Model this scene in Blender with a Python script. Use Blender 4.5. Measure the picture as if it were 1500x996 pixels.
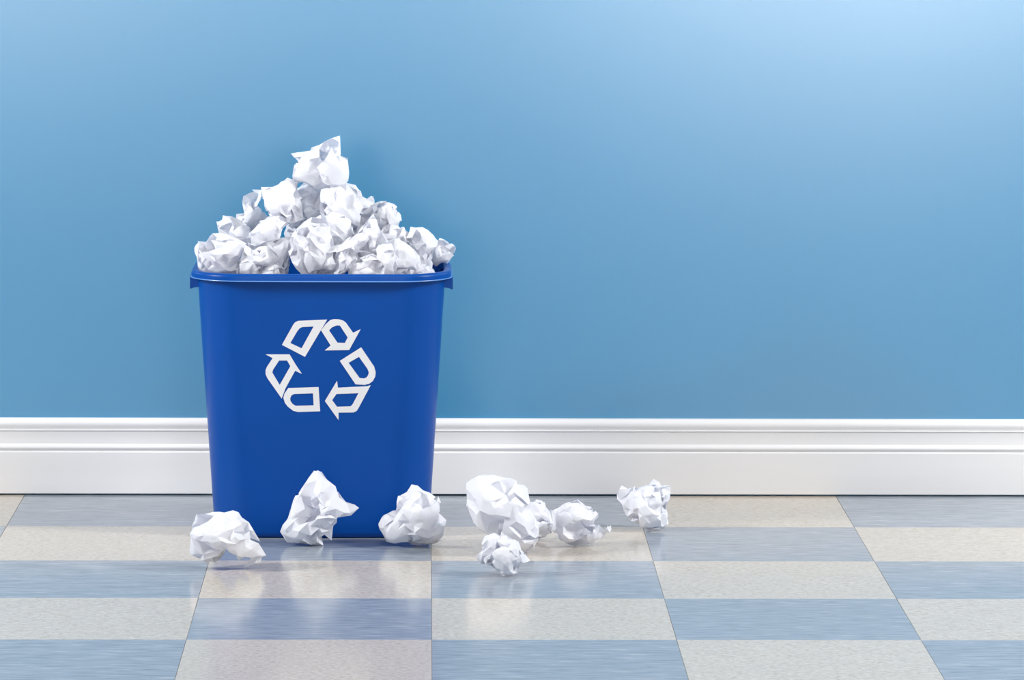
import bpy, bmesh, math, random
import numpy as np
from mathutils import Vector, Matrix
from mathutils.geometry import delaunay_2d_cdt

sc = bpy.context.scene
for o in list(bpy.data.objects):
    bpy.data.objects.remove(o)
COL = sc.collection

# ------------------------------------------------------------------ camera
T = 0.3048                                   # one floor tile
F_PX = 6825.4
CAM = np.array([-0.0081, -6.6284, 1.0289])
PITCH, YAW, ROLL = 0.1139, 0.0186, 0.0042
cp, sp, cy, sy = math.cos(PITCH), math.sin(PITCH), math.cos(YAW), math.sin(YAW)
fwd = np.array([sy * cp, cy * cp, -sp])
rt0 = np.array([cy, -sy, 0.0])
up0 = np.cross(rt0, fwd)
RT = math.cos(ROLL) * rt0 + math.sin(ROLL) * up0
UP = -math.sin(ROLL) * rt0 + math.cos(ROLL) * up0
cam_data = bpy.data.cameras.new('camera')
cam = bpy.data.objects.new('camera', cam_data)
COL.objects.link(cam)
m = Matrix((RT, UP, -fwd)).transposed().to_4x4()
m.translation = Vector(CAM)
cam.matrix_world = m
cam_data.sensor_fit = 'HORIZONTAL'
cam_data.sensor_width = 36.0
cam_data.lens = F_PX / 1500 * 36.0
cam_data.clip_start = 0.1
cam_data.clip_end = 100
sc.camera = cam

# ------------------------------------------------------------------ world, studio lamps and an added overhead fill
w = bpy.data.worlds.new('world'); sc.world = w; w.use_nodes = True
bg = w.node_tree.nodes['Background']
bg.inputs[0].default_value = (0.98, 0.99, 1.0, 1)
bg.inputs[1].default_value = 0.19


def area(name, loc, target, sx, sy_, power, col=(1, 1, 1), spread=180):
    d = bpy.data.lights.new(name, 'AREA')
    d.shape = 'RECTANGLE'; d.size = sx; d.size_y = sy_
    d.energy = power; d.color = col; d.spread = math.radians(spread)
    o = bpy.data.objects.new(name, d); COL.objects.link(o)
    o.location = loc
    o.rotation_euler = (Vector(target) - Vector(loc)).to_track_quat('-Z', 'Y').to_euler()
    return o


area('softbox_right', (2.8, -1.1, 2.1), (0.2, 0.0, 0.2), 0.4, 0.8, 92, (1, 0.99, 0.975))
area('softbox_left', (-2.9, -1.1, 1.8), (-0.3, 0.0, 0.2), 0.4, 0.8, 90, (1, 0.99, 0.975))
area('overhead_fill', (0.2, -2.3, 2.7), (0.1, 0.1, 0.25), 1.6, 1.0, 26, (1, 0.99, 0.98))  # unseen fill lamp added to brighten the floor and the fronts
area('grid_softbox_right', (1.45, -7.2, 1.2), (0.68, 0.3, 1.32), 1.5, 0.9, 3.15, (1, 0.99, 0.98), 26)
area('grid_softbox_left', (-1.6, -7.2, 1.2), (-0.65, 0.3, 1.2), 1.5, 0.9, 1.85, (1, 0.99, 0.98), 26)

sc.view_settings.view_transform = 'Standard'
sc.view_settings.look = 'None'
sc.view_settings.gamma = 1.0
sc.view_settings.use_curve_mapping = False
sc.view_settings.exposure = 0.13


# ------------------------------------------------------------------ helpers
def at(px, py, Y):
    """point of the vertical plane y = Y seen at a photograph pixel"""
    d = fwd * F_PX + RT * (px - 750) - UP * (py - 498)
    return CAM + d * ((Y - CAM[1]) / d[1])


def floor_at(px, py):
    d = fwd * F_PX + RT * (px - 750) - UP * (py - 498)
    return CAM + d * (-CAM[2] / d[2])


def link(name, mesh, mat, parent=None, loc=None):
    o = bpy.data.objects.new(name, mesh)
    COL.objects.link(o)
    if mat is not None and not mesh.materials:
        mesh.materials.append(mat)
    if parent is not None:
        o.parent = parent
    if loc is not None:
        o.location = loc
    return o


def tag(o, label=None, cat=None, group=None, kind=None):
    if label: o['label'] = label
    if cat: o['category'] = cat
    if group: o['group'] = group
    if kind: o['kind'] = kind
    return o


def empty(name, loc):
    o = bpy.data.objects.new(name, None)
    COL.objects.link(o); o.location = loc
    o.empty_display_size = 0.05
    return o


def pydata(name, v, f, smooth=False):
    me = bpy.data.meshes.new(name)
    me.from_pydata([tuple(p) for p in v], [], f)
    me.update()
    if smooth:
        for p in me.polygons: p.use_smooth = True
    return me


def srgb(r, g, b):
    def c(x):
        x /= 255
        return x / 12.92 if x <= 0.04045 else ((x + 0.055) / 1.055) ** 2.4
    return (c(r), c(g), c(b), 1)


class NT:
    def __init__(self, name):
        self.m = bpy.data.materials.new(name); self.m.use_nodes = True
        self.t = self.m.node_tree; self.b = self.t.nodes['Principled BSDF']

    def n(self, typ, **kw):
        nd = self.t.nodes.new(typ)
        for k, v in kw.items():
            if k in nd.inputs: nd.inputs[k].default_value = v
            else: setattr(nd, k, v)
        return nd

    def l(self, a, b): self.t.links.new(a, b)

    def ramp(self, src, stops):
        r = self.n('ShaderNodeValToRGB')
        e = r.color_ramp.elements
        while len(e) < len(stops): e.new(0.5)
        for el, (p, c) in zip(e, stops): el.position = p; el.color = c
        self.l(src, r.inputs[0])
        return r.outputs[0]

    def noise(self, scale, detail=4, vec=None, rough=0.5):
        nd = self.n('ShaderNodeTexNoise', Scale=scale, Detail=detail, Roughness=rough)
        if vec is not None: self.l(vec, nd.inputs['Vector'])
        return nd

    def bump(self, h, strength, dist):
        b = self.n('ShaderNodeBump', Strength=strength, Distance=dist)
        self.l(h, b.inputs['Height']); self.l(b.outputs[0], self.b.inputs['Normal'])

    def coords(self, scale=(1, 1, 1), add_random=False):
        tc = self.n('ShaderNodeTexCoord')
        mp = self.n('ShaderNodeMapping'); mp.inputs['Scale'].default_value = scale
        src = tc.outputs['Object']
        if add_random:
            oi = self.n('ShaderNodeObjectInfo')
            ml = self.n('ShaderNodeMath', operation='MULTIPLY'); ml.inputs[1].default_value = 37.0
            self.l(oi.outputs['Random'], ml.inputs[0])
            ad = self.n('ShaderNodeVectorMath', operation='ADD')
            self.l(src, ad.inputs[0]); self.l(ml.outputs[0], ad.inputs[1])
            src = ad.outputs[0]
        self.l(src, mp.inputs['Vector'])
        return mp.outputs[0]


# ------------------------------------------------------------------ materials
def mat_wall():
    k = NT('blue_wall_paint')
    v = k.coords()
    c = k.noise(1.3, 3, v)
    col = k.ramp(c.outputs[0], [(0.3, srgb(26, 122, 167)), (0.7, srgb(29, 126, 172))])
    k.l(col, k.b.inputs['Base Color'])
    k.b.inputs['Roughness'].default_value = 0.29
    k.b.inputs['Coat Weight'].default_value = 1.0
    k.b.inputs['Coat Roughness'].default_value = 0.31
    k.b.inputs['Specular IOR Level'].default_value = 1.0
    k.bump(k.noise(160, 3, v).outputs[0], 0.008, 0.001)
    return k.m


def mat_white_trim():
    k = NT('white_trim_paint')
    v = k.coords((0.6, 6, 6))
    col = k.ramp(k.noise(4, 3, v).outputs[0], [(0.3, srgb(225, 225, 226)), (0.7, srgb(229, 229, 231))])
    k.l(col, k.b.inputs['Base Color'])
    k.b.inputs['Roughness'].default_value = 0.5
    k.b.inputs['Specular IOR Level'].default_value = 0.3
    return k.m


def mat_tile(name, blue):
    k = NT(name)
    if blue:
        v = k.coords((8, 42, 20), True)
        s1 = k.noise(3.0, 6, v, 0.65).outputs[0]
        col = k.ramp(s1, [(0.28, srgb(119, 129, 142)), (0.45, srgb(141, 150, 161)),
                          (0.58, srgb(151, 160, 169)), (0.75, srgb(184, 187, 191))])
    else:
        v = k.coords((46, 80, 46), True)
        s1 = k.noise(3.0, 5, v, 0.8).outputs[0]
        col = k.ramp(s1, [(0.30, srgb(143, 132, 117)), (0.42, srgb(188, 179, 166)),
                          (0.56, srgb(202, 193, 181)), (0.74, srgb(223, 216, 208))])
    k.l(col, k.b.inputs['Base Color'])
    v2 = k.coords((1, 1, 1), True)
    r = k.noise(14, 4, v2)
    rr = k.n('ShaderNodeMapRange'); rr.inputs['To Min'].default_value = 0.10; rr.inputs['To Max'].default_value = 0.22
    k.l(r.outputs[0], rr.inputs['Value']); k.l(rr.outputs[0], k.b.inputs['Roughness'])
    k.b.inputs['Specular IOR Level'].default_value = 0.28
    k.bump(k.noise(60, 3, v2).outputs[0], 0.05, 0.001)
    return k.m


def mat_plain(name, col, rough, **kw):
    k = NT(name)
    v = k.coords()
    c = k.noise(9, 3, v)
    a = tuple(x * 0.97 for x in col[:3]) + (1,)
    b = tuple(min(1, x * 1.03) for x in col[:3]) + (1,)
    k.l(k.ramp(c.outputs[0], [(0.3, a), (0.7, b)]), k.b.inputs['Base Color'])
    k.b.inputs['Roughness'].default_value = rough
    for n_, v_ in kw.items(): k.b.inputs[n_.replace('_', ' ')].default_value = v_
    return k


def mat_plastic():
    k = mat_plain('blue_bin_plastic', srgb(0, 70, 153), 0.34)
    v = k.coords()
    k.bump(k.noise(900, 2, v).outputs[0], 0.05, 0.0006)
    k.b.inputs['Specular IOR Level'].default_value = 0.2
    return k.m


def mat_paper():
    k = NT('white_paper')
    v = k.coords()
    col = k.ramp(k.noise(30, 3, v).outputs[0], [(0.3, (0.91, 0.92, 0.96, 1)), (0.7, (0.94, 0.948, 0.98, 1))])
    k.l(col, k.b.inputs['Base Color'])
    k.b.inputs['Roughness'].default_value = 0.6
    k.b.inputs['Specular IOR Level'].default_value = 0.3
    vo = k.n('ShaderNodeTexVoronoi', Scale=75.0); vo.feature = 'DISTANCE_TO_EDGE'
    k.l(v, vo.inputs['Vector'])
    k.bump(vo.outputs['Distance'], 0.18, 0.004)
    tr = k.n('ShaderNodeBsdfTranslucent'); tr.inputs[0].default_value = (0.90, 0.91, 1.0, 1)
    mx = k.n('ShaderNodeMixShader'); mx.inputs[0].default_value = 0.27
    out = k.t.nodes['Material Output']
    k.l(k.b.outputs[0], mx.inputs[1]); k.l(tr.outputs[0], mx.inputs[2]); k.l(mx.outputs[0], out.inputs[0])
    return k.m


M_WALL, M_TRIM = mat_wall(), mat_white_trim()
M_BLUE, M_BEIGE = mat_tile('blue_vinyl_tile', True), mat_tile('beige_vinyl_tile', False)
M_PLASTIC = mat_plastic()
M_PRINT = mat_plain('white_print', srgb(225, 226, 229), 0.5).m
M_PAPER = mat_paper()
M_SEAM_GLINT = mat_plain('pale_seam_glint', srgb(96, 148, 212), 0.3).m  # paler than the bin plastic: the edge's glint is put into the colour
M_GROUT = mat_plain('dark_subfloor', srgb(150, 150, 150), 0.8).m

# ------------------------------------------------------------------ setting: floor, wall, baseboard
X0, X1 = -3.0, 3.0
Y_BB = 0.3030                                 # front face of the baseboard
Y_WALL = Y_BB + 0.016
FRONT = -10                                   # tile rows run from j=-? to the camera

bm = bmesh.new()
bmesh.ops.create_cube(bm, size=1)
for v_ in bm.verts:
    v_.co = Vector((X0 - 0.1 if v_.co.x < 0 else X1 + 0.1, -8.0 if v_.co.y < 0 else Y_WALL + 0.06,
                    -0.05 if v_.co.z < 0 else -0.0030))
me = bpy.data.meshes.new('floor'); bm.to_mesh(me); bm.free()
floor = tag(link('floor', me, M_GROUT), 'checkered blue and beige vinyl tile floor', None, None, 'structure')


def tile_mesh(name, mat, depth):
    bm = bmesh.new()
    bmesh.ops.create_cube(bm, size=1)
    g = 0.0002
    for v_ in bm.verts:
        v_.co = Vector((v_.co.x * (T - 2 * g), v_.co.y * (depth - 2 * g), (v_.co.z - 0.5) * 0.003))
    bmesh.ops.bevel(bm, geom=[e for e in bm.edges if all(v.co.z > -0.001 for v in e.verts)],
                    offset=0.0003, segments=1, affect='EDGES')
    me = bpy.data.meshes.new(name); bm.to_mesh(me); bm.free()
    me.materials.append(mat)
    return me


TM = [tile_mesh('tile_beige', M_BEIGE, T), tile_mesh('tile_blue', M_BLUE, T)]
random.seed(4)
for j in range(-1, 13):                        # row j spans y from -j*T-T .. -j*T ; row -1 runs under the baseboard
    for i in range(-6, 7):
        blue = (i + j) % 2 == 1
        name = 'floor_tile'
        o = link(name, TM[1 if blue else 0], None, floor,
                 ((i + 0.5) * T, -(j + 0.5) * T, random.uniform(-0.00012, 0.00012)))
        o.rotation_euler[2] = random.uniform(-0.0006, 0.0006)
# sliver row behind the wall line keeps the floor closed under the gap
v = [(X0, Y_WALL, -0.2), (X1, Y_WALL, -0.2), (X1, Y_WALL, 3.0), (X0, Y_WALL, 3.0)]
v += [(a, b + 0.08, c) for a, b, c in v]
me = pydata('wall_back', v, [(0, 1, 2, 3), (5, 4, 7, 6), (4, 0, 3, 7), (1, 5, 6, 2), (3, 2, 6, 7), (4, 5, 1, 0)])
tag(link('wall_back', me, M_WALL), 'smooth painted sky blue wall', None, None, 'structure')


def arc(c, r, a0, a1, n):
    return [(c[0] + r * math.cos(math.radians(a0 + (a1 - a0) * i / n)),
             c[1] + r * math.sin(math.radians(a0 + (a1 - a0) * i / n))) for i in range(n + 1)]


# baseboard section: (projection from the wall, height)
H = 0.1150
prof = [(0.0, 0.0024), (0.0155, 0.0024), (0.016, 0.0030), (0.016, 0.0648), (0.0155, 0.0654), (0.0128, 0.0658), (0.0122, 0.0664)]
prof += [(0.0114 + 0.0040 * math.sin(t_ * math.pi) - 0.0012 * t_, 0.0668 + 0.0108 * t_) for t_ in [i / 10 for i in range(11)]]
prof += [(0.0104, 0.0785), (0.0104, 0.0795)]
prof += [(0.0104 + 0.0016 * t_ ** 2.2, 0.0800 + 0.0170 * t_) for t_ in [i / 8 for i in range(9)]]
prof += [(0.0130, 0.0975), (0.0130, 0.0986), (0.0078, 0.0990)]
prof += [(0.0078 + 0.0046 * math.sin(math.pi * (0.03 + 0.86 * t_)) - 0.002 * t_, 0.0995 + (H - 0.0995) * t_) for t_ in [i / 10 for i in range(11)]]
prof += [(0.005, H + 0.0006), (0.0, H + 0.0006)]
vs, fs = [], []
NP = len(prof)
for x in (X0, X1):
    vs += [(x, Y_WALL - p, h) for p, h in prof]
for i in range(NP):
    k2 = (i + 1) % NP
    fs.append((i, k2, NP + k2, NP + i))
fs += [tuple(range(NP))[::-1], tuple(range(NP, 2 * NP))]
me = pydata('baseboard_back', vs, fs)
bm = bmesh.new(); bm.from_mesh(me); bmesh.ops.recalc_face_normals(bm, faces=bm.faces); bm.to_mesh(me); bm.free()
tag(link('baseboard_back', me, M_TRIM), 'tall white moulded baseboard', None, None, 'structure')

# ------------------------------------------------------------------ recycling bin
YC = -0.014                                     # depth of the bin's middle
base_l, base_r = at(313, 752, YC), at(635, 752, YC)
XC = 0.5 * (at(291.5, 440, YC)[0] + at(652.5, 440, YC)[0])
Z_RIM = at(472, 402, YC - 0.125)[2]
BIN = empty('recycling_bin', (XC, YC, 0))
tag(BIN, 'blue plastic recycling bin with white arrow emblem, heaped with crumpled paper', 'bin')


def rrect(hx, hy, r, bow, n=10):
    """rounded rectangle with gently bowed sides, counter-clockwise"""
    pts = []
    for cx_, cy_, a in ((hx - r, hy - r, 0), (-hx + r, hy - r, 90), (-hx + r, -hy + r, 180), (hx - r, -hy + r, 270)):
        for i in range(n + 1):
            t_ = math.radians(a + 90 * i / n)
            pts.append([cx_ + r * math.cos(t_), cy_ + r * math.sin(t_)])
    out = []
    m_ = len(pts)
    for i in range(m_):
        out.append(pts[i])
        if i % (n + 1) == n:                    # straight run to the next corner
            a, b = pts[i], pts[(i + 1) % m_]
            for s in range(1, 8):
                t_ = s / 8
                out.append([a[0] + (b[0] - a[0]) * t_, a[1] + (b[1] - a[1]) * t_])
    res = []
    for x, y in out:
        fx, fy = 1 - (x / hx) ** 2, 1 - (y / hy) ** 2
        res.append((x + math.copysign(bow * max(fy, 0) * 0.6, x) * (abs(x) / hx) ** 6,
                    y + math.copysign(bow * max(fx, 0), y) * (abs(y) / hy) ** 6))
    return res


HX_T, HX_B = 0.1735, 0.1505
HY_T, HY_B = 0.1165, 0.0930
ZB = 0.0


def half(z):
    t_ = z / Z_RIM
    return HX_B + (HX_T - HX_B) * t_, HY_B + (HY_T - HY_B) * t_


BOW = 0.004


def ring(z, off=0.0, rr=0.060):
    hx, hy = half(z)
    return [(x, y, z) for x, y in rrect(hx + off, hy + off, rr + off, BOW)]


def loft(name, rings, mat, parent, cap0=False, cap1=False, smooth=True, closed=False):
    n = len(rings[0]); vs = [p for r in rings for p in r]; fs = []
    R = len(rings)
    for k in range(R if closed else R - 1):
        for i in range(n):
            j = (i + 1) % n
            a, b = k * n, ((k + 1) % R) * n
            fs.append((a + i, a + j, b + j, b + i))
    if cap0: fs.append(tuple(range(n))[::-1])
    if cap1: fs.append(tuple(range((R - 1) * n, R * n)))
    me = pydata(name, vs, fs, smooth)
    bm = bmesh.new(); bm.from_mesh(me); bmesh.ops.recalc_face_normals(bm, faces=bm.faces); bm.to_mesh(me); bm.free()
    o = link(name, me, mat, parent)
    md = o.modifiers.new('split', 'EDGE_SPLIT'); md.split_angle = math.radians(50)
    return o


TH = 0.0024
body = [ring(0.003, -0.014, 0.058), ring(0.0, -0.010), ring(0.0008, -0.0045), ring(0.004, -0.001), ring(0.009, 0.0)]
body += [ring(z) for z in np.linspace(0.03, Z_RIM - 0.002, 14)]
body += [ring(z, -TH) for z in np.linspace(Z_RIM - 0.002, 0.02, 10)]
body += [ring(0.009, -TH - 0.003), ring(0.006, -TH - 0.010)]
loft('body', body, M_PLASTIC, BIN, True, True)

# rolled rim: outward lip with a turned-down skirt and a fine flash line at its lower edge
W = 0.0085
rim = [ring(Z_RIM - 0.006, -TH * 0.9), ring(Z_RIM - 0.0012, -TH * 0.9), ring(Z_RIM, -0.001), ring(Z_RIM + 0.0003, 0.002),
       ring(Z_RIM - 0.0004, W - 0.0028), ring(Z_RIM - 0.0018, W - 0.0009), ring(Z_RIM - 0.004, W),
       ring(Z_RIM - 0.0092, W + 0.0002), ring(Z_RIM - 0.0097, W + 0.0012), ring(Z_RIM - 0.0103, W + 0.0012),
       ring(Z_RIM - 0.0106, W - 0.0006), ring(Z_RIM - 0.0098, W - 0.0018), ring(Z_RIM - 0.004, W - 0.0022), ring(Z_RIM - 0.006, 0.0002)]
rim_o = loft('rim', rim, M_PLASTIC, BIN, closed=True)
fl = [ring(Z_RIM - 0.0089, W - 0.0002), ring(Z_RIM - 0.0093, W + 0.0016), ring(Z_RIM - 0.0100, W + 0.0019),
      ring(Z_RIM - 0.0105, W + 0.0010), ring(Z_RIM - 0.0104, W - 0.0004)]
seam = loft('seam_glint', fl, M_SEAM_GLINT, rim_o, closed=True)  # thin parting flash, with its bright glint painted in pale blue
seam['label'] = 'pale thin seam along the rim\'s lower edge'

# hand-hold skirts hanging under the rim on both short sides
for s in (-1, 1):
    hx, hy = half(Z_RIM - 0.01)
    prof_xy = []
    z0, z1 = Z_RIM - 0.0272, Z_RIM - 0.0095
    ys = np.linspace(-0.060, 0.060, 13)
    vs, fs = [], []
    xo = lambda y: hx + W + 0.0022 + BOW * 0.6 * (1 - (y / hy) ** 2)
    for y in ys:
        for x_, z_ in ((xo(y), z1), (xo(y) + 0.0003, z0 + 0.001), (xo(y) - 0.0005, z0), (xo(y) - 0.0025, z0), (xo(y) - 0.0028, z1)):
            vs.append((s * x_, y, z_))
    q = 5
    for k in range(len(ys) - 1):
        for i in range(q):
            j = (i + 1) % q
            fs.append((k * q + i, k * q + j, (k + 1) * q + j, (k + 1) * q + i))
    # end gussets tie the skirt back to the body
    for y, sgn in ((ys[0], -1), (ys[-1], 1)):
        b0 = len(vs)
        t2 = -sgn * 0.0022
        hx0 = half(z0)[0] - 0.003
        for yy in (y, y + t2):
            vs += [(s * (hx0), yy, z0 + 0.003), (s * (xo(y) - 0.006), yy, z0 + 0.0018), (s * (xo(y) - 0.0004), yy, z0), (s * xo(y), yy, z1), (s * (hx0), yy, z1)]
        fs += [tuple(range(b0, b0 + 5)), tuple(range(b0 + 5, b0 + 10))[::-1]]
        for i in range(5):
            j = (i + 1) % 5
            fs.append((b0 + i, b0 + j, b0 + 5 + j, b0 + 5 + i))
    me = pydata('handle', vs, fs)
    bm = bmesh.new(); bm.from_mesh(me); bmesh.ops.recalc_face_normals(bm, faces=bm.faces); bm.to_mesh(me); bm.free()
    link('handle', me, M_PLASTIC, BIN)

# emblem: six outlined arrow pieces printed on the front, laid along its slight bow
EM_S, EM_O = 5.535, (370, 450)
PIECES = [
    ([(238, 305), (330, 140), (345, 122), (370, 110), (605, 100), (425, 402)],
     [(306, 290), (362, 195), (380, 172), (402, 160), (495, 156), (397, 333)]),
    ([(555, 187), (590, 140), (630, 104), (660, 96), (700, 98), (735, 108), (757, 125), (815, 207), (877, 177), (783, 347), (585, 350), (633, 310)],
     [(620, 187), (645, 162), (682, 147), (708, 148), (771, 245), (748, 289), (688, 287)]),
    ([(707, 435), (880, 325), (985, 480), (998, 525), (995, 560), (975, 598), (945, 620), (910, 629), (835, 625)],
     [(778, 450), (863, 402), (932, 500), (942, 525), (938, 548), (925, 568), (905, 577), (868, 574)]),
    ([(685, 596), (692, 652), (930, 640), (958, 632), (855, 825), (842, 842), (818, 853), (697, 854), (697, 915), (586, 760)],
     [(680, 703), (858, 697), (812, 785), (795, 803), (685, 807), (645, 753)]),
    ([(290, 655), (535, 647), (548, 843), (370, 849), (330, 840), (285, 805), (262, 775), (250, 735), (258, 700)],
     [(335, 703), (490, 698), (495, 795), (350, 799), (325, 785), (307, 760), (305, 738), (315, 715)]),
    ([(105, 382), (300, 382), (345, 458), (400, 540), (345, 515), (268, 655), (236, 740), (120, 575), (106, 545), (105, 510), (118, 480), (163, 412)],
     [(215, 432), (280, 432), (306, 478), (220, 630), (160, 530), (165, 508)]),
]


def face_point(px, py):
    """meet the bin's bowed front face"""
    yy = YC - HY_T
    for _ in range(8):
        p = at(px, py, yy)
        hx, hy = half(p[2])
        yy = YC - hy - BOW * max(0, 1 - ((p[0] - XC) / hx) ** 2)
    return Vector((p[0] - XC, yy - YC, p[2]))


def densify(pts, step=14):
    out = []
    for i in range(len(pts)):
        a, b = np.array(pts[i], float), np.array(pts[(i + 1) % len(pts)], float)
        k = max(1, int(np.linalg.norm(b - a) / step))
        out += [tuple(a + (b - a) * t_ / k) for t_ in range(k)]
    return out


for outer, inner in PIECES:
    o2, i2 = densify(outer), densify(inner)
    pts = o2 + i2
    nO, nI = len(o2), len(i2)
    edges = [(i, (i + 1) % nO) for i in range(nO)] + [(nO + i, nO + (i + 1) % nI) for i in range(nI)]
    cx_ = sum(p[0] for p in inner) / len(inner)
    rv, re_, rf, _, _, _ = delaunay_2d_cdt([Vector(p) for p in pts], edges, [], 0, 1e-6)
    # keep triangles inside the outer outline and outside the hole

    def inside(p, poly):
        c = False
        for a in range(len(poly)):
            (x1, y1), (x2, y2) = poly[a], poly[a - 1]
            if (y1 > p[1]) != (y2 > p[1]) and p[0] < (x2 - x1) * (p[1] - y1) / (y2 - y1) + x1: c = not c
        return c
    keep = []
    for f in rf:
        c = sum((rv[i] for i in f), Vector((0, 0))) / len(f)
        if inside(c, outer) and not inside(c, inner): keep.append(tuple(f))
    P3 = [face_point(EM_O[0] + p[0] / EM_S, EM_O[1] + p[1] / EM_S) for p in rv]
    bm = bmesh.new()
    bv = [bm.verts.new(p + Vector((0, -0.00045, 0))) for p in P3]
    for f in keep:
        try: bm.faces.new([bv[i] for i in f])
        except ValueError: pass
    bmesh.ops.recalc_face_normals(bm, faces=bm.faces)
    ex = bmesh.ops.extrude_face_region(bm, geom=bm.faces[:])
    for g in ex['geom']:
        if isinstance(g, bmesh.types.BMVert): g.co.y += 0.0004
    bmesh.ops.recalc_face_normals(bm, faces=bm.faces)
    bmesh.ops.delete(bm, geom=[v_ for v_ in bm.verts if not v_.link_faces], context='VERTS')
    me = bpy.data.meshes.new('recycling_arrow'); bm.to_mesh(me); bm.free()
    a = link('recycling_arrow', me, M_PRINT, BIN)
    a['label'] = 'white outlined recycling arrow piece'


# ------------------------------------------------------------------ crumpled paper
def crumple(outline, depth, seed, n_pts=330, ratio=1.55, steps=90, floor_v=None, view=(0.0, 0.0)):
    """Crush one flat sheet: wrap it round a ball, shrink its container to the wanted outline while the
    sheet keeps its lengths, and let hinges that bend too far stay creased.  Returns verts, faces, angles."""
    rng = np.random.default_rng(seed)
    poly = np.array(outline, float)
    th = np.arctan2(poly[:, 1], poly[:, 0]); rr = np.hypot(poly[:, 0], poly[:, 1])
    o = np.argsort(th); th, rr = th[o], rr[o]
    grid = np.linspace(-np.pi, np.pi, 181)
    rg = np.interp(grid, np.r_[th - 2 * np.pi, th, th + 2 * np.pi], np.r_[rr, rr, rr])
    Rm = math.sqrt(np.mean(rg ** 2))
    # sheet of letter proportion
    area_ = ratio * 4 * np.pi * Rm * Rm * (0.4 + 0.6 * depth / Rm)
    w_ = math.sqrt(area_ / 1.294); h_ = 1.294 * w_
    e = math.sqrt(area_ / n_pts)
    nx, ny = max(6, round(w_ / e)), max(8, round(h_ / e))
    gx, gy = np.meshgrid(np.linspace(-w_ / 2, w_ / 2, nx + 1), np.linspace(-h_ / 2, h_ / 2, ny + 1))
    jx = rng.uniform(-0.38, 0.38, gx.shape) * w_ / nx; jy = rng.uniform(-0.38, 0.38, gx.shape) * h_ / ny
    jx[:, 0] = jx[:, -1] = 0; jy[0] = jy[-1] = 0
    S = np.stack([(gx + jx).ravel(), (gy + jy).ravel()], 1)
    dv, de, F, _, _, _ = delaunay_2d_cdt([Vector(p) for p in S], [], [], 0, 1e-9)
    S = np.array([tuple(p) for p in dv]); F = np.array([f for f in F if len(f) == 3])
    ar = np.cross(S[F[:, 1]] - S[F[:, 0]], S[F[:, 2]] - S[F[:, 0]])
    F = F[np.abs(ar) > 1e-3 * e * e]
    N = len(S)
    ed = {}
    for a, b, c in F:
        for p, q, r in ((a, b, c), (b, c, a), (c, a, b)):
            ed.setdefault((min(p, q), max(p, q)), []).append(r)
    E = np.array(list(ed.keys()))
    hk = [(v_[0], v_[1]) for v_ in ed.values() if len(v_) == 2]
    he = [k for k, v_ in ed.items() if len(v_) == 2]
    Hn = np.array(hk)
    L0 = np.linalg.norm(S[E[:, 0]] - S[E[:, 1]], axis=1)
    B0 = np.linalg.norm(S[Hn[:, 0]] - S[Hn[:, 1]], axis=1)
    Bk = np.full(len(B0), 0.9)
    # wrap
    rho = np.hypot(S[:, 0], S[:, 1]); az = np.arctan2(S[:, 1], S[:, 0])
    R0 = Rm * 1.55
    phi = np.minimum(rho / R0, 2.75)
    P = np.stack([np.sin(phi) * np.cos(az), np.sin(phi) * np.sin(az), np.cos(phi)], 1) * R0
    q = rng.normal(size=4); q /= np.linalg.norm(q)
    a, b, c, d = q
    Rq = np.array([[1 - 2 * (c * c + d * d), 2 * (b * c - a * d), 2 * (b * d + a * c)],
                   [2 * (b * c + a * d), 1 - 2 * (b * b + d * d), 2 * (c * d - a * b)],
                   [2 * (b * d - a * c), 2 * (c * d + a * b), 1 - 2 * (b * b + c * c)]])
    P = P @ Rq.T + rng.normal(size=P.shape) * 0.12 * e
    # low-frequency kicks decide where the big dents form
    for _ in range(9):
        k = rng.normal(size=3); k /= np.linalg.norm(k)
        P *= (1 - rng.uniform(0.1, 0.42) * np.exp(-(1 - (P @ k) / (np.linalg.norm(P, axis=1) + 1e-9)) / 0.10))[:, None]
    V = np.zeros_like(P)
    pins, ptgt = None, None
    iu = None
    cnt = np.bincount(E.ravel(), minlength=N) + 0.65 * np.bincount(Hn.ravel(), minlength=N)
    far = np.abs(S[:, None] - S[None]).max(2) > 1.6 * e
    near_i, near_j = np.nonzero(np.triu(far, 1))
    dmin = 0.55 * e

    def scatter(D, idx0, idx1, w0):
        out = np.empty((N, 3))
        for k in range(3):
            x = D[:, k] * w0
            out[:, k] = np.bincount(idx0, x, N) - np.bincount(idx1, x, N)
        return out
    for st in range(steps):
        t_ = min(1.0, st / (steps * 0.72))
        s = 1.55 + (1.0 - 1.55) * t_
        P0 = P.copy()
        P = P + V * 0.85
        for it in range(9):
            D = P[E[:, 1]] - P[E[:, 0]]; L = np.linalg.norm(D, axis=1) + 1e-12
            C = scatter(D, E[:, 0], E[:, 1], 0.5 * (L - L0) / L)
            D = P[Hn[:, 1]] - P[Hn[:, 0]]; L = np.linalg.norm(D, axis=1) + 1e-12
            C += scatter(D, Hn[:, 0], Hn[:, 1], 0.5 * Bk * (L - B0) / L)
            P = P + C * (1.7 / cnt)[:, None] * 1.6
            # container
            u, v_, w2 = P[:, 0], P[:, 1], P[:, 2]
            pl = np.hypot(u, v_)
            ro = np.interp(np.arctan2(v_, u), grid, rg)
            g = np.sqrt((pl / ro) ** 2 + (w2 / depth) ** 2) / s
            P = np.where((g > 1)[:, None], P / np.maximum(g, 1)[:, None], P)
            if floor_v is not None:
                P[:, 1] = np.maximum(P[:, 1], floor_v)
            if pins is not None:
                k = 0.15 + 0.85 * max(0, (st / steps - 0.55) / 0.45)
                P[pins] += (ptgt - P[pins]) * k
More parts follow.
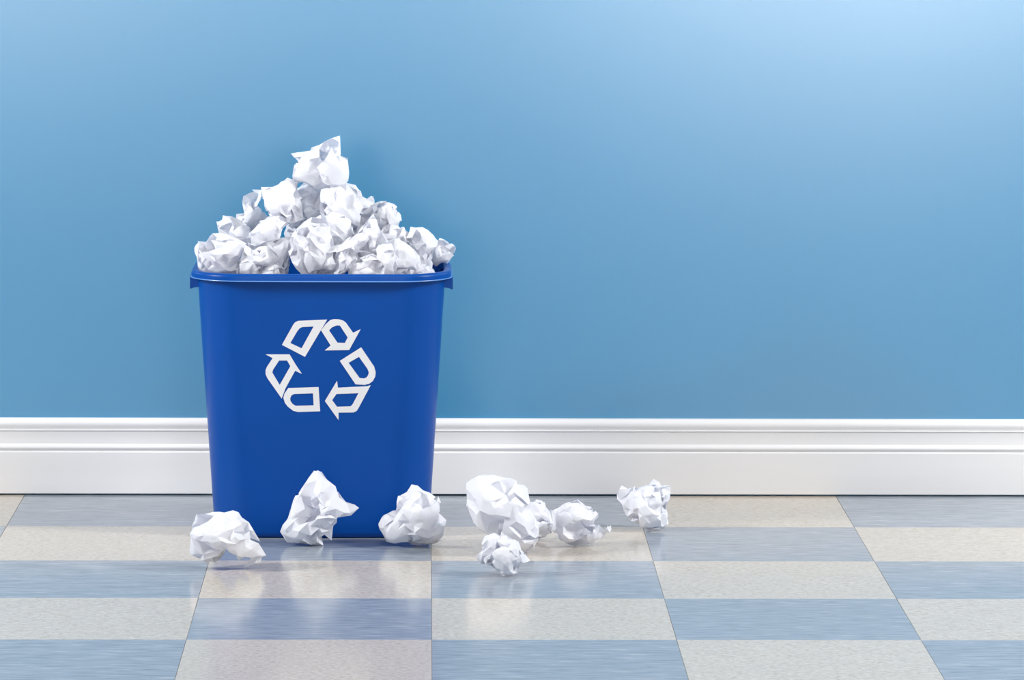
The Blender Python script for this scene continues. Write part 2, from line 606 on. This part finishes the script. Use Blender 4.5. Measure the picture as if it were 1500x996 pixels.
        # crease hinges that folded beyond the yield angle
        L = np.linalg.norm(P[Hn[:, 1]] - P[Hn[:, 0]], axis=1)
        y = L < 0.86 * B0
        Bk[y] = 0.05
        B0[y] = np.maximum(L[y], 0.35 * B0[y])
        if st % 3 == 0:
            Dq = P[near_j] - P[near_i]
            d2 = np.einsum('ij,ij->i', Dq, Dq)
            m_ = d2 < dmin * dmin
            if m_.any():
                ii, jj, Dm = near_i[m_], near_j[m_], Dq[m_]
                L = np.sqrt(d2[m_]) + 1e-9
                P = P + np.clip(scatter(Dm, ii, jj, 0.35 * (L - dmin) / L), -dmin * .5, dmin * .5)
        if pins is None and st > steps * 0.5:
            pins, ptgt, used = [], [], set()
            order = np.argsort(-rr)
            for k in order:
                tg = np.array([rr[k] * math.cos(th[k]), rr[k] * math.sin(th[k]), rng.uniform(-0.15, 0.15) * depth])
                dd = np.linalg.norm(P - tg, axis=1)
                for c_ in np.argsort(dd)[:12]:
                    if c_ not in used:
                        used.add(c_); pins.append(c_); ptgt.append(tg); break
            pins = np.array(pins); ptgt = np.array(ptgt)
        V = np.clip(P - P0, -0.1 * e, 0.1 * e)
    for _ in range(2):
        u, v_, w2 = P[:, 0], P[:, 1], P[:, 2]
        ro = np.interp(np.arctan2(v_, u), grid, rg)
        g = np.sqrt((np.hypot(u, v_) / ro) ** 2 + (w2 / depth) ** 2)
        P = P / np.maximum(g, 1)[:, None]
        if floor_v is not None: P[:, 1] = np.maximum(P[:, 1], floor_v)
        P[pins] = ptgt
    cen = P[F].mean(1)
    ro = np.interp(np.arctan2(cen[:, 1], cen[:, 0]), grid, rg)
    F = F[np.sqrt((np.hypot(cen[:, 0], cen[:, 1]) / ro) ** 2 + (cen[:, 2] / depth) ** 2) < 1.06]   # tear where the outline is notched
    # drop scraps torn off the sheet
    lab = np.arange(N)
    for _ in range(60):
        mn = lab[F].min(1)
        new = lab.copy()
        for k in range(3): np.minimum.at(new, F[:, k], mn)
        if (new == lab).all(): break
        lab = new
    big = np.bincount(lab[F[:, 0]]).argmax()
    F = F[lab[F[:, 0]] == big]
    return P, F


def paper_mesh(P, F):
    me = bpy.data.meshes.new('crumpled_paper')
    me.from_pydata([tuple(p) for p in P], [], [tuple(int(i) for i in f) for f in F])
    me.update()
    bm = bmesh.new(); bm.from_mesh(me)
    bmesh.ops.delete(bm, geom=[v_ for v_ in bm.verts if not v_.link_faces], context='VERTS')
    bmesh.ops.recalc_face_normals(bm, faces=bm.faces)
    cl = bm.edges.layers.float.new('crease_edge')
    for e_ in bm.edges:
        if len(e_.link_faces) == 2:
            a = abs(e_.calc_face_angle(0.0))
            e_[cl] = min(1.0, max(0.0, (a - 0.15) / 0.35))
            e_.smooth = a < 0.75
        else:
            e_[cl] = 1.0
    vl = bm.verts.layers.float.new('crease_vert')
    for v_ in bm.verts:
        sharp = sum(e_[cl] for e_ in v_.link_edges)
        if v_.is_boundary: v_[vl] = 0.9
        elif sharp > 2.2: v_[vl] = 0.75
    for f in bm.faces: f.smooth = True
    bm.to_mesh(me); bm.free()
    me.materials.append(M_PAPER)
    return me


def paper_ball(pts, Y, label, seed, group, on_floor=False, depth=None, n=330, ratio=1.55):
    pts = np.array(pts, float)
    W3 = np.array([at(x, y, Y) for x, y in pts])
    c = np.array([0.5 * (W3[:, 0].min() + W3[:, 0].max()), Y, 0.5 * (W3[:, 2].min() + W3[:, 2].max())])
    # area centroid is a steadier centre for the outline
    x, z = W3[:, 0], W3[:, 2]
    x2, z2 = np.roll(x, -1), np.roll(z, -1)
    cr = x * z2 - x2 * z
    A = cr.sum() / 2
    c[0] = ((x + x2) * cr).sum() / (6 * A); c[2] = ((z + z2) * cr).sum() / (6 * A)
    ol = np.stack([x - c[0], z - c[2]], 1)
    Rm = math.sqrt(abs(A) / math.pi)
    dp = depth if depth else Rm * 0.92
    P, F = crumple(ol, dp, seed, n, ratio, floor_v=(-c[2] + 0.0004) if on_floor else None)
    # local (u, v, w) -> world (x, z, -y)
    Q = np.stack([P[:, 0], -P[:, 2], P[:, 1]], 1)
    zb = Q[:, 2].min()
    me = paper_mesh(Q - np.array([0, 0, zb]), F)
    ob = link('crumpled_paper', me, None, None, (c[0], c[1], (0.0003 if on_floor else c[2] + zb)))
    md = ob.modifiers.new('subsurf', 'SUBSURF'); md.levels = 2; md.render_levels = 2
    md.boundary_smooth = 'PRESERVE_CORNERS'
    tag(ob, label, 'paper', group)
    return ob


def sc_pts(pts, s, o): return [(o[0] + x / s, o[1] + y / s) for x, y in pts]


A_ = sc_pts([(145, 408), (215, 405), (330, 388), (390, 400), (435, 375), (480, 390), (505, 430), (560, 470), (600, 540), (650, 620), (665, 690), (697, 725), (660, 745), (655, 790), (610, 785), (515, 835), (480, 770), (440, 690), (392, 645), (360, 720), (330, 765), (245, 795), (190, 765), (150, 730), (100, 720), (95, 690), (105, 600), (95, 560), (110, 500), (135, 450)], 5.357, (260, 680))
B_ = sc_pts([(1100, 58), (1130, 75), (1145, 110), (1200, 160), (1240, 180), (1260, 230), (1310, 305), (1390, 325), (1425, 355), (1360, 415), (1245, 428), (1250, 470), (1215, 515), (1115, 510), (1190, 545), (1210, 610), (1145, 648), (1090, 620), (1060, 648), (880, 625), (860, 625), (835, 580), (805, 545), (825, 485), (865, 440), (890, 360), (910, 290), (980, 190), (1050, 90), (1070, 65)], 5.357, (260, 680))
C_ = sc_pts([(365, 160), (410, 170), (440, 200), (500, 220), (560, 245), (580, 290), (555, 390), (620, 425), (600, 490), (585, 570), (480, 600), (420, 608), (350, 600), (300, 575), (240, 590), (180, 580), (165, 540), (130, 490), (120, 450), (150, 395), (185, 370), (255, 350), (255, 280), (265, 240), (290, 245), (350, 205)], 5, (530, 680))
D_ = sc_pts([(765, 150), (850, 95), (960, 88), (1040, 110), (1130, 125), (1185, 165), (1215, 190), (1230, 270), (1235, 340), (1280, 420), (1300, 500), (1290, 570), (1260, 620), (1215, 665), (1150, 650), (1060, 640), (1000, 560), (940, 525), (850, 480), (820, 440), (790, 370), (765, 320), (770, 270), (785, 230), (765, 190)], 5, (530, 680))
E_ = sc_pts([(940, 525), (970, 515), (1010, 540), (1060, 535), (1100, 560), (1150, 580), (1165, 640), (1190, 660), (1235, 720), (1170, 735), (1140, 770), (1140, 815), (1035, 828), (970, 770), (920, 740), (870, 745), (835, 690), (885, 640), (875, 590), (900, 540)], 5, (530, 680))
F_ = sc_pts([(1225, 290), (1280, 268), (1340, 290), (1350, 345), (1400, 355), (1440, 330), (1470, 370), (1480, 420), (1430, 480), (1395, 510), (1300, 555), (1240, 570), (1190, 480), (1190, 350)], 5, (530, 680))
G_ = sc_pts([(430, 348), (475, 380), (490, 410), (550, 440), (565, 425), (630, 470), (630, 530), (580, 560), (590, 590), (655, 650), (720, 590), (750, 600), (755, 640), (740, 670), (690, 690), (640, 740), (570, 780), (400, 797), (320, 765), (270, 740), (190, 660), (230, 630), (220, 550), (215, 490), (250, 425), (285, 440), (300, 390), (370, 375)], 6.522, (780, 680))
H_ = sc_pts([(855, 222), (910, 250), (920, 310), (960, 300), (1050, 225), (1110, 212), (1155, 155), (1215, 185), (1225, 220), (1310, 215), (1315, 330), (1270, 430), (1300, 520), (1300, 585), (1275, 600), (1240, 630), (1180, 605), (1115, 645), (1030, 620), (1020, 590), (940, 550), (870, 460), (860, 400), (810, 350), (805, 290), (830, 250)], 6.522, (780, 680))

GF = 'crumpled paper balls on the floor'
FLOOR_BALLS = [
    (A_, 'wide crumpled paper ball on the floor at the bin\'s left corner, arched open below', 100, {'n': 300}),
    (B_, 'tall cone-shaped crumpled paper with a pointed flap, on the floor before the bin', 111, {'n': 260, 'ratio': 1.65}),
    (C_, 'crumpled paper ball on the floor at the bin\'s front right corner', 104, {'n': 380, 'ratio': 1.8}),
    (D_, 'largest crumpled paper ball on the floor, loosely wrapped and bulging, right of the bin', 111, {'n': 330, 'ratio': 1.6}),
    (E_, 'small crumpled paper ball nearest the camera, in front of the largest ball', 105, {'ratio': 1.8}),
    (F_, 'small crumpled paper wedged between the largest ball and its right neighbour', 109, {}),
    (G_, 'crumpled paper ball on the floor with a curled tail on its right side', 106, {}),
    (H_, 'crumpled paper ball farthest right, alone on the floor near the baseboard', 104, {'n': 340, 'ratio': 1.8}),
]
for pts, label, seed, kw in FLOOR_BALLS:
    p = np.array(pts)
    low = p[np.argmax(p[:, 1])]
    Rm_px = 0.5 * (p[:, 1].max() - p[:, 1].min())
    fy = floor_at(low[0], low[1])[1]
    Y = fy + 0.012
    paper_ball(pts, Y, label, seed, GF, True, **kw)

GP = 'crumpled paper balls heaped in the bin'
PILE = [
 # outline, depth offset from bin middle (negative = nearer), label
 ([(290.5,353.8),(302.7,354.3),(311.6,342.7),(323.2,342.2),(332.7,344.3),(343.3,348.5),(360,357),(353.8,369.6),(348.5,382.3),(351.7,389.6),(347.5,399),(330,408),(300,405),(293.7,396),(290,371.7),(286.3,369.6),(286.3,363)], -0.045, 'crumpled paper ball at the far left end of the heap, overhanging the rim'),
 ([(318,324.8),(325.3,324.8),(327,316.3),(339,317.4),(347.5,322),(360,328.5),(370,345),(362,360),(343,372),(324,360),(321,340)], 0.012, 'crumpled paper resting just above and behind the leftmost ball'),
 ([(356.9,288),(369,279),(382.7,279),(384.8,285.9),(376.4,301.7),(392.2,318),(387,323),(379.5,334.4),(369,343),(355,334),(346.5,325),(347,313),(357.9,312.2),(356.3,303.8)], 0.05, 'crumpled paper with a curled upright flap, on the left slope of the heap'),
 ([(387,325),(403,317),(421,327),(409,337),(405,352),(390,356),(383,362),(371.5,370),(366,358),(364,348),(370,340)], -0.012, 'bright folded paper with a flap pointing right, left of the heap\'s middle'),
 ([(383.7,274.8),(402.7,274.8),(412,267),(420.7,261.6),(430,264.8),(435.4,268),(434.4,279.5),(441.7,290),(441.7,299.6),(443.9,326),(441.7,331),(429,334.4),(419.6,326),(406,318.5),(396.4,318.5),(391,309),(385.9,290)], 0.0, 'large smooth white paper ball on the upper left, just below the topmost one'),
 ([(421,332),(434,328),(448,335),(450,350),(440,362),(428,356),(421,352),(418,342)], 0.045, 'shaded paper seen beside the small gap left of the heap\'s centre'),
 ([(371,369),(385,363.5),(390,363.5),(404,380),(386,392),(384,400),(375,408),(360,405),(350,400),(349,393),(356,378),(362,362)], -0.055, 'crumpled paper with a pointed corner, on the rim beside the leftmost ball'),
 ([(383,354),(411,352),(426,352),(427,367),(423,375),(421,392),(420,400),(412,405),(395,404),(386,392),(392,370),(382,362)], -0.01, 'crumpled paper ball in the low left middle, under the small see-through gap'),
 ([(386,396),(392,391),(403,386),(415,395),(417,405),(405,414),(395,414),(384,408)], -0.062, 'little folded paper edge peeking over the rim left of centre'),
 ([(435.5,280),(446,272),(460,272),(474,276),(479,298),(472,320),(460,326),(447,330),(441,320),(440,300)], 0.035, 'shaded paper ball right of the large smooth one, under the topmost ball'),
 ([(447.7,329),(456.3,323.4),(467.8,320.5),(475,324),(480,337),(485,358),(486,377),(483,391),(470,402),(456,406),(446,402),(429.6,375),(426.8,367),(427.7,354),(437,339)], -0.06, 'tightly crinkled paper ball at the front centre of the heap'),
 ([(470,322),(495,313),(512,322),(514,336),(513,350),(503,365),(490,372),(480,362),(472,340)], -0.025, 'crumpled paper directly right of the crinkled front centre ball'),
 ([(474,281),(486,277),(506,274),(523,297),(527.5,302),(525,315),(523,328),(510,325),(500,318),(479,319),(472.7,310),(473.7,297)], -0.008, 'deeply creased paper ball in the upper centre, below the topmost ball'),
 ([(506.4,267.4),(513.8,271.6),(521,271.6),(527.5,280),(538,291.6),(555,309.6),(550,317),(538,323),(524,318),(506,300),(492,285),(495,275)], 0.035, 'elongated crumpled paper forming the upper right slope of the heap'),
 ([(427.5,225.6),(436,224),(455,223.6),(456.6,217),(473,210.6),(485,204),(496.8,200),(496.8,229),(507.9,232.7),(509.4,247),(508.4,265),(505,269),(492,274.3),(488,278),(474,275),(460,275),(455,270),(444,266),(435,267.8),(430.5,265),(432.5,241),(437,235.7)], 0.01, 'topmost crumpled paper ball with two pointed corners, crowning the heap'),
 ([(538,291),(544,287.6),(547,288.5),(548.5,300),(556,315),(545,330),(530,325),(530,305)], 0.07, 'paper showing only a small pointed tip on the upper right slope'),
 ([(548.6,298),(558,295.3),(577,299.5),(586.4,314.8),(588,323),(583,329.5),(575,340),(562,342),(553,335),(545,320),(546,305)], 0.02, 'rounded paper ball midway down the right slope'),
 ([(584,331.6),(591.6,332.7),(592.7,338),(599,340.6),(602,352),(594,366),(575,368),(558,355),(556,340),(570,328)], 0.0, 'crinkled paper just below the rounded ball on the right slope'),
 ([(537,328),(547,317.6),(552.5,334),(559,345),(567,358.7),(555.4,362),(547,374),(530,372),(518,364),(514,352),(525,343)], -0.045, 'pointed tent-like paper right of the heap\'s centre'),
 ([(585,353),(598,363),(611,376),(611.7,394),(606,404),(585,408),(566,402),(563,385),(563,370),(571,356)], -0.045, 'broad pale crumpled paper at the lower right, along the rim'),
 ([(602,333),(619,333.7),(631.7,343),(641,353.8),(640,361),(633.8,366),(632.8,378),(632.8,391),(628,400),(612,402),(605,390),(600,372),(594.8,362),(594.8,346),(600,342)], -0.005, 'large rounded paper ball near the right end of the heap'),
 ([(644,349.6),(658,357.5),(662,357),(668,364),(660,378),(655,385.4),(646.5,384),(639,390),(634,386),(630,378),(632,365),(639,359)], 0.025, 'small crumpled paper at the far right end, hanging over the rim'),
 ([(513,350),(519,349),(522,355),(519,366),(545,373),(537,377),(520,386),(506,396),(498,404),(480,405),(472,392),(480,366),(499,361),(510,359)], -0.068, 'folded paper with a long flap pointing right, low at the front centre'),
 ([(518,383.5),(537,376),(546,374),(556,381),(560,391),(556,404),(535,412),(516,408),(512,394)], -0.07, 'small paper ball on the rim under the tent-like paper'),
 ([(556,362),(572,360),(577,372),(582,388),(577,404),(560,408),(550,400),(552,380)], -0.066, 'crumpled paper on the rim between the small ball and the broad pale paper'),
 ([(604,392),(618,388),(632,394),(637,402),(630,412),(612,414),(602,404)], -0.05, 'paper edge barely showing over the rim below the large rounded ball'),
 ([(505,325),(520,318),(538,322),(545,340),(538,356),(522,362),(508,352),(502,338)], 0.03, 'shaded paper deep between the deeply creased ball and the tent-like paper'),
]
# which random crush and how much paper each one takes
CRUSH = [(107, 1.7), (106, 1.45), (110, 1.45), (108, 1.45), (102, 1.7), (111, 1.7), (100, 1.7), (102, 1.45), (111, 1.7), (111, 1.7), (101, 1.95), (105, 1.45), (100, 1.45), (107, 1.7), (109, 1.45), (106, 1.45), (110, 1.7), (101, 1.7), (111, 1.7), (100, 1.45), (106, 1.7), (103, 1.45), (111, 1.45), (107, 1.7), (101, 1.7), (105, 1.45), (111, 1.7)]
for k, (pts, dy, label) in enumerate(PILE):
    c = np.mean(np.array(pts), 0)
    g_ = 1.04 if k in (0, 1, 2, 4, 13, 14, 15, 16, 17, 20, 21) else 1.15
    p = [(c[0] + (x - c[0]) * g_, c[1] + (y - c[1]) * g_) for x, y in pts]
    paper_ball(p, YC + dy, label, CRUSH[k][0], GP, False, None, 300 if k == 10 else 215, CRUSH[k][1])
